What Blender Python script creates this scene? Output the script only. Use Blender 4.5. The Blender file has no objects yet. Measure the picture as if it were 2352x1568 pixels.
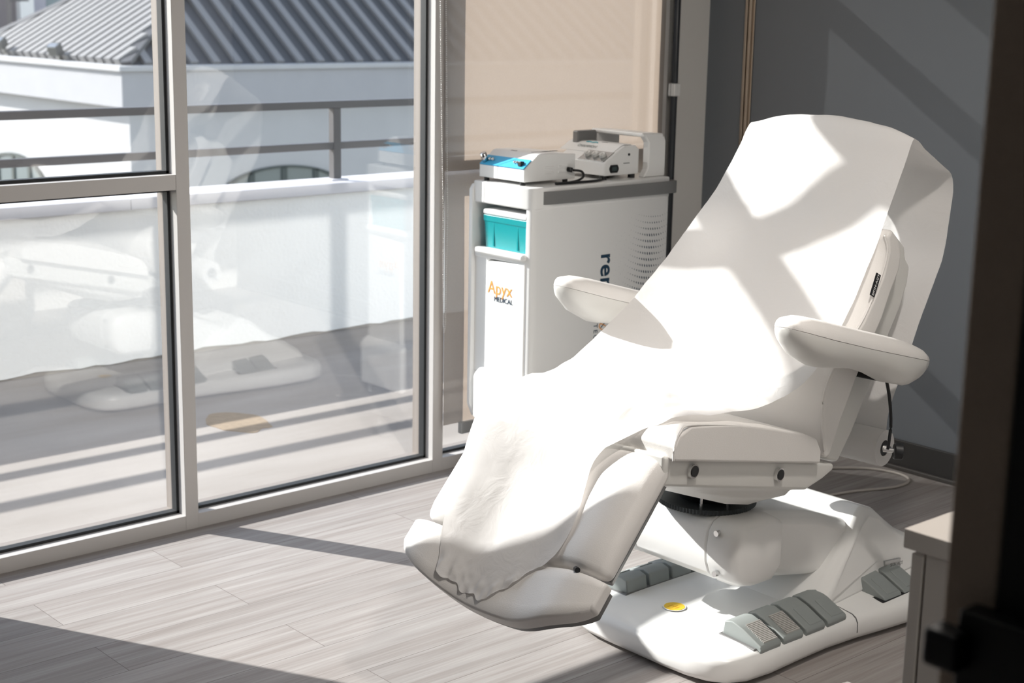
import bpy, bmesh, math, random
from mathutils import Vector, Matrix, noise
from math import sin, cos, pi, radians as R
random.seed(7)
C = bpy.context.scene.collection
SC = bpy.context.scene

# ------------------------------------------------------------------ camera, light, exposure
cam_d = bpy.data.cameras.new('camera'); cam = bpy.data.objects.new('camera', cam_d); C.objects.link(cam)
yaw, pit, rol = R(41.62), R(12.37), R(1.04)
F = Vector((sin(yaw)*cos(pit), cos(yaw)*cos(pit), -sin(pit)))
r0 = Vector((cos(yaw), -sin(yaw), 0)); u0 = r0.cross(F)
rt = r0*cos(rol) + u0*sin(rol); up = u0*cos(rol) - r0*sin(rol)
cam.matrix_world = Matrix(((rt.x, up.x, -F.x, 0), (rt.y, up.y, -F.y, 0), (rt.z, up.z, -F.z, 1.6), (0, 0, 0, 1)))
cam_d.sensor_width = 36; cam_d.lens = 36*3515/2352
cam_d.clip_start = .05; cam_d.clip_end = 400
cam_d.dof.use_dof = True; cam_d.dof.focus_distance = 3.45; cam_d.dof.aperture_fstop = 6.3
SC.camera = cam
SUN_AZ, SUN_EL = 27.5, 30.3          # degrees: heading east of due-inward, height above the horizon
sd = bpy.data.lights.new('sun', 'SUN'); sun = bpy.data.objects.new('sun', sd); C.objects.link(sun)
sv = Vector((sin(R(SUN_AZ))*cos(R(SUN_EL)), -cos(R(SUN_AZ))*cos(R(SUN_EL)), -sin(R(SUN_EL))))
sun.rotation_euler = sv.to_track_quat('-Z', 'Y').to_euler()
sun.location = (0, 8, 6)
sd.energy = 6.2; sd.angle = R(.53); sd.color = (1, .965, .92)
W = bpy.data.worlds.new('sky'); SC.world = W; W.use_nodes = True
wn = W.node_tree; bg = wn.nodes['Background']
sky = wn.nodes.new('ShaderNodeTexSky'); sky.sky_type = 'NISHITA'; sky.sun_disc = False
sky.sun_elevation = R(SUN_EL); sky.sun_rotation = math.atan2(-sv.x, -sv.y); sky.dust_density = .3; sky.ozone_density = 1.5
hs = wn.nodes.new('ShaderNodeHueSaturation'); hs.inputs['Saturation'].default_value = .55
wn.links.new(sky.outputs[0], hs.inputs['Color']); wn.links.new(hs.outputs[0], bg.inputs[0]); bg.inputs[1].default_value = .24
SC.view_settings.view_transform = 'Standard'; SC.view_settings.look = 'None'
SC.view_settings.exposure = .78; SC.view_settings.gamma = 1; SC.view_settings.use_curve_mapping = False
SC.cycles.use_denoising = True
SC.cycles.max_bounces = 10; SC.cycles.diffuse_bounces = 5; SC.cycles.glossy_bounces = 4
SC.cycles.transparent_max_bounces = 16; SC.cycles.transmission_bounces = 6
SC.cycles.caustics_reflective = False; SC.cycles.caustics_refractive = False
SC.cycles.sample_clamp_indirect = 8

# ------------------------------------------------------------------ materials
def mat(name, col, rough=.5, metal=0, spec=.5, bump=0, bscale=200, coat=0, noise_amt=0, nscale=6):
    m = bpy.data.materials.new(name); m.use_nodes = True; nt = m.node_tree
    b = nt.nodes['Principled BSDF']; b.inputs['Base Color'].default_value = (*col, 1)
    b.inputs['Roughness'].default_value = rough; b.inputs['Metallic'].default_value = metal
    b.inputs['Specular IOR Level'].default_value = spec
    if coat: b.inputs['Coat Weight'].default_value = coat; b.inputs['Coat Roughness'].default_value = .12
    tc = nt.nodes.new('ShaderNodeTexCoord')
    if bump:
        n = nt.nodes.new('ShaderNodeTexNoise'); n.inputs['Scale'].default_value = bscale; n.inputs['Detail'].default_value = 3
        bp = nt.nodes.new('ShaderNodeBump'); bp.inputs['Strength'].default_value = bump; bp.inputs['Distance'].default_value = .003
        nt.links.new(tc.outputs['Object'], n.inputs['Vector']); nt.links.new(n.outputs[0], bp.inputs['Height']); nt.links.new(bp.outputs[0], b.inputs['Normal'])
    if noise_amt:
        n = nt.nodes.new('ShaderNodeTexNoise'); n.inputs['Scale'].default_value = nscale; n.inputs['Detail'].default_value = 6
        rp = nt.nodes.new('ShaderNodeMapRange'); rp.inputs[3].default_value = 1-noise_amt; rp.inputs[4].default_value = 1+noise_amt*.4
        mx = nt.nodes.new('ShaderNodeMix'); mx.data_type = 'RGBA'; mx.blend_type = 'MULTIPLY'; mx.inputs[0].default_value = 1
        mx.inputs[6].default_value = (*col, 1)
        nt.links.new(tc.outputs['Object'], n.inputs['Vector']); nt.links.new(n.outputs[0], rp.inputs[0])
        nt.links.new(rp.outputs[0], mx.inputs[7]); nt.links.new(mx.outputs[2], b.inputs['Base Color'])
    return m

M = {}
M['frame'] = mat('white_frame_paint', (.56, .54, .525), .45)
M['frame_out'] = mat('tan_outer_frame', (.27, .235, .21), .5)
M['gasket'] = mat('black_gasket', (.012, .014, .016), .6)
M['wall_white'] = mat('white_wall_paint', (.80, .79, .77), .8)
M['wall_grey'] = mat('grey_wall_paint', (.72, .70, .67), .8, bump=.06, bscale=120)
M['wall_dark'] = mat('slate_wall_paint', (.152, .166, .184), .75, bump=.05, bscale=140)
M['base_dark'] = mat('dark_vinyl_baseboard', (.042, .040, .039), .4)
M['leather'] = mat('white_upholstery', (.82, .80, .78), .42, bump=.13, bscale=420)
M['plastic'] = mat('white_plastic', (.86, .86, .85), .28, spec=.5)
M['plastic_warm'] = mat('white_moulded_plastic', (.74, .735, .71), .35)
M['pedal'] = mat('grey_green_plastic', (.27, .295, .29), .5)
M['tread'] = mat('pedal_tread', (.44, .43, .41), .5)
M['black'] = mat('black_plastic', (.012, .013, .015), .4)
M['steel'] = mat('brushed_steel', (.62, .60, .57), .3, metal=1)
M['gear'] = mat('dark_gear_metal', (.06, .07, .075), .45, metal=.6)
M['bead'] = mat('bright_steel_beads', (.78, .77, .75), .3, metal=.6)
M['chrome'] = mat('chrome', (.8, .8, .8), .12, metal=1)
M['bronze'] = mat('satin_nickel_strip', (.50, .43, .36), .35, metal=1)
M['bumper'] = mat('grey_rubber_bumper', (.20, .20, .20), .35)
M['yellow'] = mat('yellow_sticker', (.86, .56, .04), .4)
M['amber'] = mat('amber_print', (.75, .33, .03), .5)
M['navy'] = mat('navy_print', (.012, .045, .085), .5)
M['orange'] = mat('orange_print', (.85, .36, .07), .5)
M['cyan'] = mat('blue_panel', (.05, .45, .78), .35)
M['teal_print'] = mat('teal_print', (.1, .42, .5), .5)
M['silver'] = mat('silver_badge', (.45, .46, .46), .25, metal=.85)
M['greyprint'] = mat('grey_print', (.16, .16, .16), .5)
M['lcd'] = mat('lcd_screen', (.05, .07, .07), .15)
M['cord'] = mat('cream_cord', (.55, .51, .47), .5)
M['hose'] = mat('olive_hose', (.36, .36, .30), .5)
M['cabinet'] = mat('white_laminate', (.62, .58, .54), .5)
M['jamb'] = mat('shade_brown_jamb', (.62, .50, .40), .6)  # white jamb, its brown shade put into the base colour
M['black_door'] = mat('black_door_paint', (.012, .013, .014), .5)
M['hem'] = mat('grey_hem_bar', (.50, .52, .53), .4)
M['stucco'] = mat('white_stucco', (.86, .86, .85), .9, bump=.7, bscale=60)
M['stucco_far'] = mat('weathered_white_stucco', (.47, .47, .475), .9, bump=.3, bscale=6, noise_amt=.10, nscale=2.2)
M['cap'] = mat('grey_white_metal_cap', (.60, .59, .62), .55)
M['rail'] = mat('dark_rail_paint', (.085, .08, .083), .5)
M['roof'] = mat('grey_metal_roof', (.075, .076, .082), .5)
M['roof_rib'] = mat('roof_rib_metal', (.235, .23, .23), .5)
M['cornice'] = mat('pale_grey_stucco', (.40, .40, .415), .9, bump=.3, bscale=6, noise_amt=.10, nscale=2.2)
M['dark_glass'] = mat('dark_window_glass', (.17, .20, .20), .15)
M['window_frame_dark'] = mat('dark_green_frame', (.045, .06, .058), .5)
M['lampgrey'] = mat('floodlight_grey', (.16, .16, .15), .5)
M['mauve'] = mat('mauve_stucco', (.19, .165, .17), .9)
M['cream'] = mat('cream_stucco', (.82, .80, .76), .9)
M['lilac'] = mat('grey_lilac_stucco', (.36, .35, .40), .9)
M['bluglass'] = mat('blue_office_glass', (.10, .17, .21), .15)
M['asphalt'] = mat('pale_concrete_street', (.26, .255, .25), .9)
M['puddle'] = mat('brown_stain', (.30, .23, .16), .9, noise_amt=.35, nscale=40)
M['ceiling'] = mat('white_ceiling', (.84, .84, .82), .9)

def glass_mat():
    m = bpy.data.materials.new('window_glass'); m.use_nodes = True; nt = m.node_tree
    nt.nodes.clear(); o = nt.nodes.new('ShaderNodeOutputMaterial')
    t = nt.nodes.new('ShaderNodeBsdfTransparent'); t.inputs[0].default_value = (.945, .955, .955, 1)
    g = nt.nodes.new('ShaderNodeBsdfGlossy'); g.inputs['Roughness'].default_value = 0; g.inputs[0].default_value = (1, .97, .94, 1)
    f = nt.nodes.new('ShaderNodeFresnel'); ge = nt.nodes.new('ShaderNodeNewGeometry'); mr = nt.nodes.new('ShaderNodeMapRange')
    mr.inputs[3].default_value = 1.62; mr.inputs[4].default_value = 1/1.62     # same reflectance entering and leaving the pane
    nt.links.new(ge.outputs['Backfacing'], mr.inputs[0]); nt.links.new(mr.outputs[0], f.inputs[0])
    x = nt.nodes.new('ShaderNodeMixShader')
    nt.links.new(f.outputs[0], x.inputs[0]); nt.links.new(t.outputs[0], x.inputs[1]); nt.links.new(g.outputs[0], x.inputs[2])
    nt.links.new(x.outputs[0], o.inputs[0]); return m
M['glass'] = glass_mat()

def fabric_mat():
    m = bpy.data.materials.new('beige_screen_fabric'); m.use_nodes = True; nt = m.node_tree
    nt.nodes.clear(); o = nt.nodes.new('ShaderNodeOutputMaterial')
    tc = nt.nodes.new('ShaderNodeTexCoord'); mp = nt.nodes.new('ShaderNodeMapping'); mp.inputs['Scale'].default_value = (240, 240, 260)
    n = nt.nodes.new('ShaderNodeTexNoise'); n.inputs['Scale'].default_value = 1; n.inputs['Detail'].default_value = 2
    rp = nt.nodes.new('ShaderNodeMapRange'); rp.inputs[3].default_value = .86; rp.inputs[4].default_value = 1.1
    mx = nt.nodes.new('ShaderNodeMix'); mx.data_type = 'RGBA'; mx.blend_type = 'MULTIPLY'; mx.inputs[0].default_value = 1
    mx.inputs[6].default_value = (.375, .30, .243, 1)
    nt.links.new(tc.outputs['Object'], mp.inputs[0]); nt.links.new(mp.outputs[0], n.inputs[0]); nt.links.new(n.outputs[0], rp.inputs[0]); nt.links.new(rp.outputs[0], mx.inputs[7])
    tr = nt.nodes.new('ShaderNodeBsdfTranslucent'); df = nt.nodes.new('ShaderNodeBsdfDiffuse'); tp = nt.nodes.new('ShaderNodeBsdfTransparent')
    nt.links.new(mx.outputs[2], tr.inputs[0]); df.inputs[0].default_value = (.42, .40, .38, 1)
    a = nt.nodes.new('ShaderNodeMixShader'); a.inputs[0].default_value = .5
    b = nt.nodes.new('ShaderNodeMixShader'); b.inputs[0].default_value = .10
    nt.links.new(tr.outputs[0], a.inputs[1]); nt.links.new(df.outputs[0], a.inputs[2])
    nt.links.new(a.outputs[0], b.inputs[1]); nt.links.new(tp.outputs[0], b.inputs[2]); nt.links.new(b.outputs[0], o.inputs[0])
    return m
M['fabric'] = fabric_mat()

def paper_mat():
    m = bpy.data.materials.new('white_exam_paper'); m.use_nodes = True; nt = m.node_tree
    nt.nodes.clear(); o = nt.nodes.new('ShaderNodeOutputMaterial')
    tc = nt.nodes.new('ShaderNodeTexCoord'); n = nt.nodes.new('ShaderNodeTexNoise'); n.inputs['Scale'].default_value = 15; n.inputs['Detail'].default_value = 7; n.inputs['Distortion'].default_value = 1.2
    bp = nt.nodes.new('ShaderNodeBump'); bp.inputs['Strength'].default_value = .5; bp.inputs['Distance'].default_value = .005
    nt.links.new(tc.outputs['Object'], n.inputs[0]); nt.links.new(n.outputs[0], bp.inputs['Height'])
    df = nt.nodes.new('ShaderNodeBsdfDiffuse'); df.inputs[0].default_value = (.86, .85, .845, 1)
    tr = nt.nodes.new('ShaderNodeBsdfTranslucent'); tr.inputs[0].default_value = (.80, .78, .76, 1)
    nt.links.new(bp.outputs[0], df.inputs['Normal'])
    a = nt.nodes.new('ShaderNodeMixShader'); a.inputs[0].default_value = .28
    nt.links.new(df.outputs[0], a.inputs[1]); nt.links.new(tr.outputs[0], a.inputs[2]); nt.links.new(a.outputs[0], o.inputs[0])
    return m
M['paper'] = paper_mat()

def teal_mat():
    m = mat('teal_translucent_plastic', (.0, .36, .40), .25)
    b = m.node_tree.nodes['Principled BSDF']
    b.inputs['Transmission Weight'].default_value = .15
    return m
M['teal'] = teal_mat()

def floor_mat():
    m = bpy.data.materials.new('pale_grey_oak_planks'); m.use_nodes = True; nt = m.node_tree; L = nt.links.new
    b = nt.nodes['Principled BSDF']; tc = nt.nodes.new('ShaderNodeTexCoord')
    mp = nt.nodes.new('ShaderNodeMapping'); mp.inputs['Location'].default_value = (.37, .035, 0)
    L(tc.outputs['Object'], mp.inputs[0])
    br = nt.nodes.new('ShaderNodeTexBrick'); br.offset = .37; br.offset_frequency = 2
    br.inputs['Scale'].default_value = 1; br.inputs['Brick Width'].default_value = 1.22; br.inputs['Row Height'].default_value = .18
    br.inputs['Mortar Size'].default_value = .0009; br.inputs['Bias'].default_value = 0
    br.inputs['Color1'].default_value = (0, 0, 0, 1); br.inputs['Color2'].default_value = (1, 1, 1, 1); br.inputs['Mortar'].default_value = (.5, .5, .5, 1)
    L(mp.outputs[0], br.inputs[0])
    # wood grain stretched along the planks, shifted plank by plank
    sc = nt.nodes.new('ShaderNodeMapping'); sc.inputs['Scale'].default_value = (1.1, 26, 1)
    cx = nt.nodes.new('ShaderNodeCombineXYZ'); ad = nt.nodes.new('ShaderNodeVectorMath'); ad.operation = 'ADD'
    mu = nt.nodes.new('ShaderNodeMath'); mu.operation = 'MULTIPLY'; mu.inputs[1].default_value = 17
    L(br.outputs['Color'], mu.inputs[0]); L(mu.outputs[0], cx.inputs[2]); L(tc.outputs['Object'], sc.inputs[0]); L(sc.outputs[0], ad.inputs[0]); L(cx.outputs[0], ad.inputs[1])
    n1 = nt.nodes.new('ShaderNodeTexNoise'); n1.inputs['Scale'].default_value = 1.3; n1.inputs['Detail'].default_value = 6; n1.inputs['Distortion'].default_value = .6
    L(ad.outputs[0], n1.inputs[0])
    sc2 = nt.nodes.new('ShaderNodeMapping'); sc2.inputs['Scale'].default_value = (5, 150, 1); L(tc.outputs['Object'], sc2.inputs[0])
    n2 = nt.nodes.new('ShaderNodeTexNoise'); n2.inputs['Scale'].default_value = 1; n2.inputs['Detail'].default_value = 3; L(sc2.outputs[0], n2.inputs[0])
    rp = nt.nodes.new('ShaderNodeValToRGB'); e = rp.color_ramp.elements
    e[0].position = .30; e[0].color = (.29, .26, .245, 1); e[1].position = .68; e[1].color = (.40, .377, .365, 1)
    L(n1.outputs[0], rp.inputs[0])
    r2 = nt.nodes.new('ShaderNodeMapRange'); r2.inputs[1].default_value = .3; r2.inputs[2].default_value = .7; r2.inputs[3].default_value = .88; r2.inputs[4].default_value = 1.06
    L(n2.outputs[0], r2.inputs[0])
    m1 = nt.nodes.new('ShaderNodeMix'); m1.data_type = 'RGBA'; m1.blend_type = 'MULTIPLY'; m1.inputs[0].default_value = 1
    L(rp.outputs[0], m1.inputs[6]); L(r2.outputs[0], m1.inputs[7])
    r3 = nt.nodes.new('ShaderNodeMapRange'); r3.inputs[3].default_value = .93; r3.inputs[4].default_value = 1.05; L(br.outputs['Color'], r3.inputs[0])
    m2 = nt.nodes.new('ShaderNodeMix'); m2.data_type = 'RGBA'; m2.blend_type = 'MULTIPLY'; m2.inputs[0].default_value = 1
    L(m1.outputs[2], m2.inputs[6]); L(r3.outputs[0], m2.inputs[7])
    m3 = nt.nodes.new('ShaderNodeMix'); m3.data_type = 'RGBA'; m3.inputs[7].default_value = (.16, .14, .13, 1)
    L(br.outputs['Fac'], m3.inputs[0]); L(m2.outputs[2], m3.inputs[6]); L(m3.outputs[2], b.inputs['Base Color'])
    b.inputs['Roughness'].default_value = .58; b.inputs['Specular IOR Level'].default_value = .18
    bp = nt.nodes.new('ShaderNodeBump'); bp.inputs['Strength'].default_value = .12; bp.inputs['Distance'].default_value = .001
    L(n2.outputs[0], bp.inputs['Height']); L(bp.outputs[0], b.inputs['Normal'])
    return m
M['floor'] = floor_mat()

def balcony_mat():
    m = mat('sandy_balcony_coating', (.43, .39, .36), .85, bump=.25, bscale=300)
    nt = m.node_tree; b = nt.nodes['Principled BSDF']; tc = nt.nodes.new('ShaderNodeTexCoord')
    mp = nt.nodes.new('ShaderNodeMapping'); mp.inputs['Scale'].default_value = (.8, 2.6, 1); nt.links.new(tc.outputs['Object'], mp.inputs[0])
    n = nt.nodes.new('ShaderNodeTexNoise'); n.inputs['Scale'].default_value = 1.2; n.inputs['Detail'].default_value = 7; nt.links.new(mp.outputs[0], n.inputs[0])
    rp = nt.nodes.new('ShaderNodeValToRGB'); e = rp.color_ramp.elements
    e[0].position = .3; e[0].color = (.25, .225, .205, 1); e[1].position = .66; e[1].color = (.335, .31, .29, 1)
    nt.links.new(n.outputs[0], rp.inputs[0]); nt.links.new(rp.outputs[0], b.inputs['Base Color'])
    return m
M['balcony'] = balcony_mat()

# ------------------------------------------------------------------ helpers
def put(name, bm, m, parent=None, smooth=False, bevel=0, seg=3, sub=0, angle=35):
    me = bpy.data.meshes.new(name); bmesh.ops.recalc_face_normals(bm, faces=bm.faces); bm.to_mesh(me); bm.free()
    o = bpy.data.objects.new(name, me); C.objects.link(o)
    if m: me.materials.append(m)
    if parent: o.parent = parent
    if smooth or bevel or sub:
        for p in me.polygons: p.use_smooth = True
    if bevel:
        b = o.modifiers.new('bevel', 'BEVEL'); b.width = bevel; b.segments = seg; b.limit_method = 'ANGLE'; b.angle_limit = R(angle); b.harden_normals = True
    if sub:
        s = o.modifiers.new('subdivision', 'SUBSURF'); s.levels = sub; s.render_levels = sub
    return o
def empty(name, loc=(0, 0, 0), rz=0, parent=None):
    o = bpy.data.objects.new(name, None); C.objects.link(o); o.location = loc; o.rotation_euler = (0, 0, rz)
    if parent: o.parent = parent
    return o
def thing(o, label, cat, group=None):
    o['label'] = label; o['category'] = cat
    if group: o['group'] = group
    return o
def struct(o): o['kind'] = 'structure'; return o
def part(o, label): o['label'] = label; return o
def box(bm, x0, x1, y0, y1, z0, z1):
    v = [bm.verts.new((x, y, z)) for x in (x0, x1) for y in (y0, y1) for z in (z0, z1)]
    for f in ((0, 1, 3, 2), (4, 6, 7, 5), (0, 4, 5, 1), (2, 3, 7, 6), (0, 2, 6, 4), (1, 5, 7, 3)): bm.faces.new([v[i] for i in f])
def B(*a):
    bm = bmesh.new(); box(bm, *a); return bm
def prism(pts, axis, a, b, bm=None):
    """closed polygon pts (2-D) extruded along axis from a to b. axis 'y': pts=(x,z); 'x': (y,z); 'z': (x,y)"""
    bm = bm or bmesh.new()
    def P(p, h): return (p[0], h, p[1]) if axis == 'y' else (h, p[0], p[1]) if axis == 'x' else (p[0], p[1], h)
    v0 = [bm.verts.new(P(p, a)) for p in pts]; v1 = [bm.verts.new(P(p, b)) for p in pts]
    bm.faces.new(v0[::-1]); bm.faces.new(v1); n = len(pts)
    for i in range(n): bm.faces.new((v0[i], v0[(i+1) % n], v1[(i+1) % n], v1[i]))
    return bm
def loft(secs, bm=None, cap=True, closed=True):
    bm = bm or bmesh.new(); rows = [[bm.verts.new(p) for p in s] for s in secs]; n = len(rows[0])
    for a, b in zip(rows[:-1], rows[1:]):
        for i in range(n if closed else n-1): bm.faces.new((a[i], a[(i+1) % n], b[(i+1) % n], b[i]))
    if cap and closed: bm.faces.new(rows[0][::-1]); bm.faces.new(rows[-1])
    return bm
def smoothpath(pts, k=8):
    out = []; n = len(pts); P = [Vector(p) for p in pts]
    for i in range(n-1):
        p0, p1, p2, p3 = P[max(i-1, 0)], P[i], P[i+1], P[min(i+2, n-1)]
        for j in range(k):
            t = j/k
            out.append(.5*((2*p1)+(p2-p0)*t+(2*p0-5*p1+4*p2-p3)*t*t+(3*p1-p0-3*p2+p3)*t**3))
    out.append(P[-1]); return out
def tube(pts, r, bm=None, n=10):
    P = [Vector(p) for p in pts]; secs = []; ref = Vector((0, 0, 1))
    for i, p in enumerate(P):
        d = (P[min(i+1, len(P)-1)]-P[max(i-1, 0)]).normalized()
        a = d.cross(ref); a = d.cross(Vector((1, 0, 0))) if a.length < .1 else a
        a.normalize(); b = d.cross(a); rr = r[i] if isinstance(r, (list, tuple)) else r
        secs.append([p+a*cos(2*pi*k/n)*rr+b*sin(2*pi*k/n)*rr for k in range(n)])
    return loft(secs, bm)
def cyl(p0, p1, r, n=24, bm=None): return tube([p0, p1], r, bm, n)
def lerp(a, b, t): return a+(b-a)*t
def interp(tab, x):
    if x <= tab[0][0]: return tab[0][1]
    for (a, va), (b, vb) in zip(tab[:-1], tab[1:]):
        if x <= b:
            t = (x-a)/(b-a); t = t*t*(3-2*t)*.5+t*.5; return lerp(va, vb, t)
    return tab[-1][1]
def text(name, body, size, mt, parent, loc, rot, ex=.0006, space=1.0, align='LEFT', sx=1, bold=0):
    cu = bpy.data.curves.new(name, 'FONT'); cu.body = body; cu.size = size; cu.extrude = ex; cu.space_character = space; cu.align_x = align
    cu.offset = bold; cu.materials.append(mt); tmp = bpy.data.objects.new(name, cu); C.objects.link(tmp)
    me = bpy.data.meshes.new_from_object(tmp); bpy.data.objects.remove(tmp); me.materials.clear(); me.materials.append(mt)
    o = bpy.data.objects.new(name, me); C.objects.link(o); o.parent = parent; o.location = loc; o.rotation_euler = rot; o.scale = (sx, 1, 1); return o

# ------------------------------------------------------------------ room shell
YW, YB = 4.015, 4.125              # inner and outer face of the window frames
XR = 4.555                         # slate wall
struct(put('floor', B(-2, 4.7, -2.2, 4.03, -.12, 0), M['floor']))
struct(put('ceiling', B(-2, 4.7, -2.2, 4.2, 2.75, 2.85), M['ceiling']))
struct(put('wall_right', B(XR, XR+.12, .5, 4.2, 0, 2.75), M['wall_dark']))
struct(put('wall_corner', B(4.362, XR, YW, 4.2, 0, 2.75), M['wall_grey']))
struct(put('wall_left', B(-2, 1.300, YW, 4.062, 0, 2.75), M['wall_dark']))
struct(put('wall_header', B(1.300, 4.362, YW+.02, YB, 2.445, 2.75), M['wall_white']))
struct(put('wall_near', B(1.05, XR, .50, .631, 0, 2.75), M['wall_white']))
struct(put('wall_doorside', B(-2, .12, .50, .631, 0, 2.75), M['wall_dark']))
struct(put('wall_lintel', B(.12, 1.05, .50, .631, 2.2, 2.75), M['wall_white']))
struct(put('wall_side', B(-2.1, -2, -2.2, 4.05, 0, 2.75), M['wall_dark']))
struct(put('wall_corridor', B(-2, 4.7, -2.3, -2.2, 0, 2.75), M['wall_white']))
struct(put('wall_passage', B(4.555, 4.7, -2.2, .5, 0, 2.75), M['wall_white']))
bb = struct(put('baseboard_right', B(XR-.012, XR, .655, YW, .0, .108), M['base_dark'], bevel=.003))
struct(put('trim_1', B(XR-.026, XR-.012, .655, YW, 0, .016), mat('grey_shoe_moulding', (.075, .069, .064), .45), bevel=.004))
# metal strip on the slate wall
bm = bmesh.new()
box(bm, XR-.006, XR, 3.788, 3.832, .108, 2.75); box(bm, XR-.016, XR-.006, 3.796, 3.808, .108, 2.75); box(bm, XR-.016, XR-.006, 3.815, 3.827, .108, 2.75)
struct(put('trim_2', bm, M['bronze'], bevel=.002))

# added fill lamp with its disc, out of view, brightening the room-facing surfaces
cl = bpy.data.objects['ceiling']
rg_ = put('fill_lamp_disc', cyl((2.15, 1.25, 2.738), (2.15, 1.25, 2.75), .11, 40), M['frame'], cl, bevel=.003)
ld = bpy.data.lights.new('ceiling_fill_light', 'AREA'); lo = bpy.data.objects.new('ceiling_fill_light', ld); C.objects.link(lo); lo.parent = cl
ld.shape = 'DISK'; ld.size = .18; ld.energy = 17; ld.color = (1, .93, .86); lo.location = (2.15, 1.25, 2.73)
# doorway beside the camera: jamb coloured brown for its shade, black door leaf with its latch
dj = struct(put('door_1', B(1.03, 1.05, .586, .633, 0, 2.2), M['jamb'], bevel=.004))
put('frame_stop', B(1.03, 1.05, .499, .5855, 0, 2.2), M['black_door'], dj)
dl = thing(empty('door_leaf', (1.035, -.32, 0)), 'black door leaf standing open at the right edge, with a black lever latch', 'door')
put('panel', B(0, .042, 0, .815, .02, 2.15), M['black_door'], dl, bevel=.003)
kp = put('latch_plate', B(-.027, .0, .79, .925, .93, 1.147), M['black'], dl, bevel=.003)
put('lever', B(-.046, -.020, .912, .944, 1.100, 1.132), M['black'], kp, bevel=.005)

# ------------------------------------------------------------------ storefront windows
Z_SILL, T1, T2, Z_HEAD = .0465, (1.053, 1.098), (1.993, 2.038), 2.400
def window(name, xl, xr, xm, bays, right_mull):
    """xl..xr clear opening, right_mull: its right-hand post, bays: list of (z0,z1) glazed fields"""
    w = struct(empty(name, (xl, YW, 0)))
    bm = bmesh.new()
    box(bm, xl, xr, YW, YB, 0, Z_SILL); box(bm, xl, xr, YW+.0004, YB, Z_HEAD, 2.445)
    box(bm, right_mull[0], right_mull[1], YW-.0004, YB, 0, 2.445)
    for a, b in zip(bays[:-1], bays[1:]): box(bm, xl, xr, YW+.0003, YB, a[1], b[0])
    o = put('frame', bm, M['frame'], None, bevel=.0012, seg=2); o.parent = w; o.matrix_parent_inverse = w.matrix_world.inverted()
    o.location = (-xl, -YW, 0)
    for z0, z1 in bays:
        g = bmesh.new(); y0, y1 = YW+.052, YW+.062; t = .009
        for a in ((xl, xl+t, y0-.012, y0+.016, z0, z1), (xr-t, xr, y0-.012, y0+.016, z0, z1), (xl, xr, y0-.012, y0+.016, z0, z0+t), (xl, xr, y0-.012, y0+.016, z1-t, z1)): box(g, *a)
        o = put('gasket', g, M['gasket'], w); o.location = (-xl, -YW, 0)
        g = bmesh.new(); t = .0035
        for a in ((xl, xl+t, y0+.017, YB, z0, z1), (xr-t, xr, y0+.017, YB, z0, z1), (xl, xr, y0+.017, YB, z0, z0+t), (xl, xr, y0+.017, YB, z1-t, z1)): box(g, *a)
        o = put('outer_frame', g, M['frame_out'], w); o.location = (-xl, -YW, 0)
        p = put('pane', B(xl+.004, xr-.004, y0, y0+.006, z0+.004, z1-.004), M['glass'], w); p.location = (-xl, -YW, 0)
    return w
bays_t = [(Z_SILL, T1[0]), (T1[1], T2[0]), (T2[1], Z_HEAD)]
bays_p = [(Z_SILL, T2[0]), (T2[1], Z_HEAD)]
window('window_1', 1.300, 2.236, None, bays_t, (2.236, 2.2805))
window('window_2', 2.2805, 3.206, None, bays_p, (3.206, 3.2505))
window('window_3', 3.2505, 4.258, None, bays_t, (4.258, 4.332))
# flat cover plate right of the middle pane and the dark reveal beside the blind
bm = bmesh.new(); box(bm, 4.332, 4.362, YW+.03, YB, 0, 2.75); struct(put('trim_3', bm, M['gasket']))
cp = thing(empty('cable_pole', (4.346, 3.992, 0)), 'black vertical pole with a white clip between blind and grey wall', 'pole')
put('pole', cyl((0, 0, .05), (0, 0, 2.6), .0125, 16), mat('anthracite_tube', (.03, .034, .04), .3), cp, smooth=True)
bm = bmesh.new(); box(bm, -.017, .017, -.017, .017, 1.276, 1.324); put('clip', bm, M['plastic'], cp, bevel=.004)

# roller blind in the third bay
rb = thing(empty('roller_blind', (3.765, 3.995, 0)), 'beige screen roller blind pulled down behind the cart', 'blind')
bm = bmesh.new(); v = []
nx, nz = 12, 30
for j in range(nz+1):
    for i in range(nx+1):
        x = lerp(-.530, .527, i/nx); z = lerp(.17, 2.44, j/nz); y = .004-.002*math.sin(j*.3)-.006*(1-z/2.4)
        v.append(bm.verts.new((x, y, z)))
for j in range(nz):
    for i in range(nx):
        k = j*(nx+1)+i; bm.faces.new((v[k], v[k+1], v[k+nx+2], v[k+nx+1]))
put('fabric', bm, M['fabric'], rb, smooth=True)
put('hem_bar', B(-.455, .527, -.012, .010, .128, .172), M['hem'], rb, bevel=.004)
put('roller_tube', cyl((-.49, 0, 2.47), (.478, 0, 2.47), .022, 20), M['frame'], rb, smooth=True)
def beads(bm, path, step=.0062, r=.0021):
    acc = 0
    for a, b in zip(path[:-1], path[1:]):
        a, b = Vector(a), Vector(b); L = (b-a).length
        while acc < L:
            bmesh.ops.create_icosphere(bm, subdivisions=1, radius=r, matrix=Matrix.Translation(a+(b-a)*(acc/L))); acc += step
        acc -= L
bm = bmesh.new(); beads(bm, [(.535, -.010, 2.45), (.533, -.010, .6), (.54, -.010, .55), (.552, -.010, .6), (.556, -.010, 2.45)])
put('bead_chain', bm, M['greyprint'], rb, smooth=True)
ch_ = thing(empty('blind_chain', (3.25, 3.992, 0)), 'steel bead chain loop hanging beside the middle window pane', 'chain')
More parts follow.
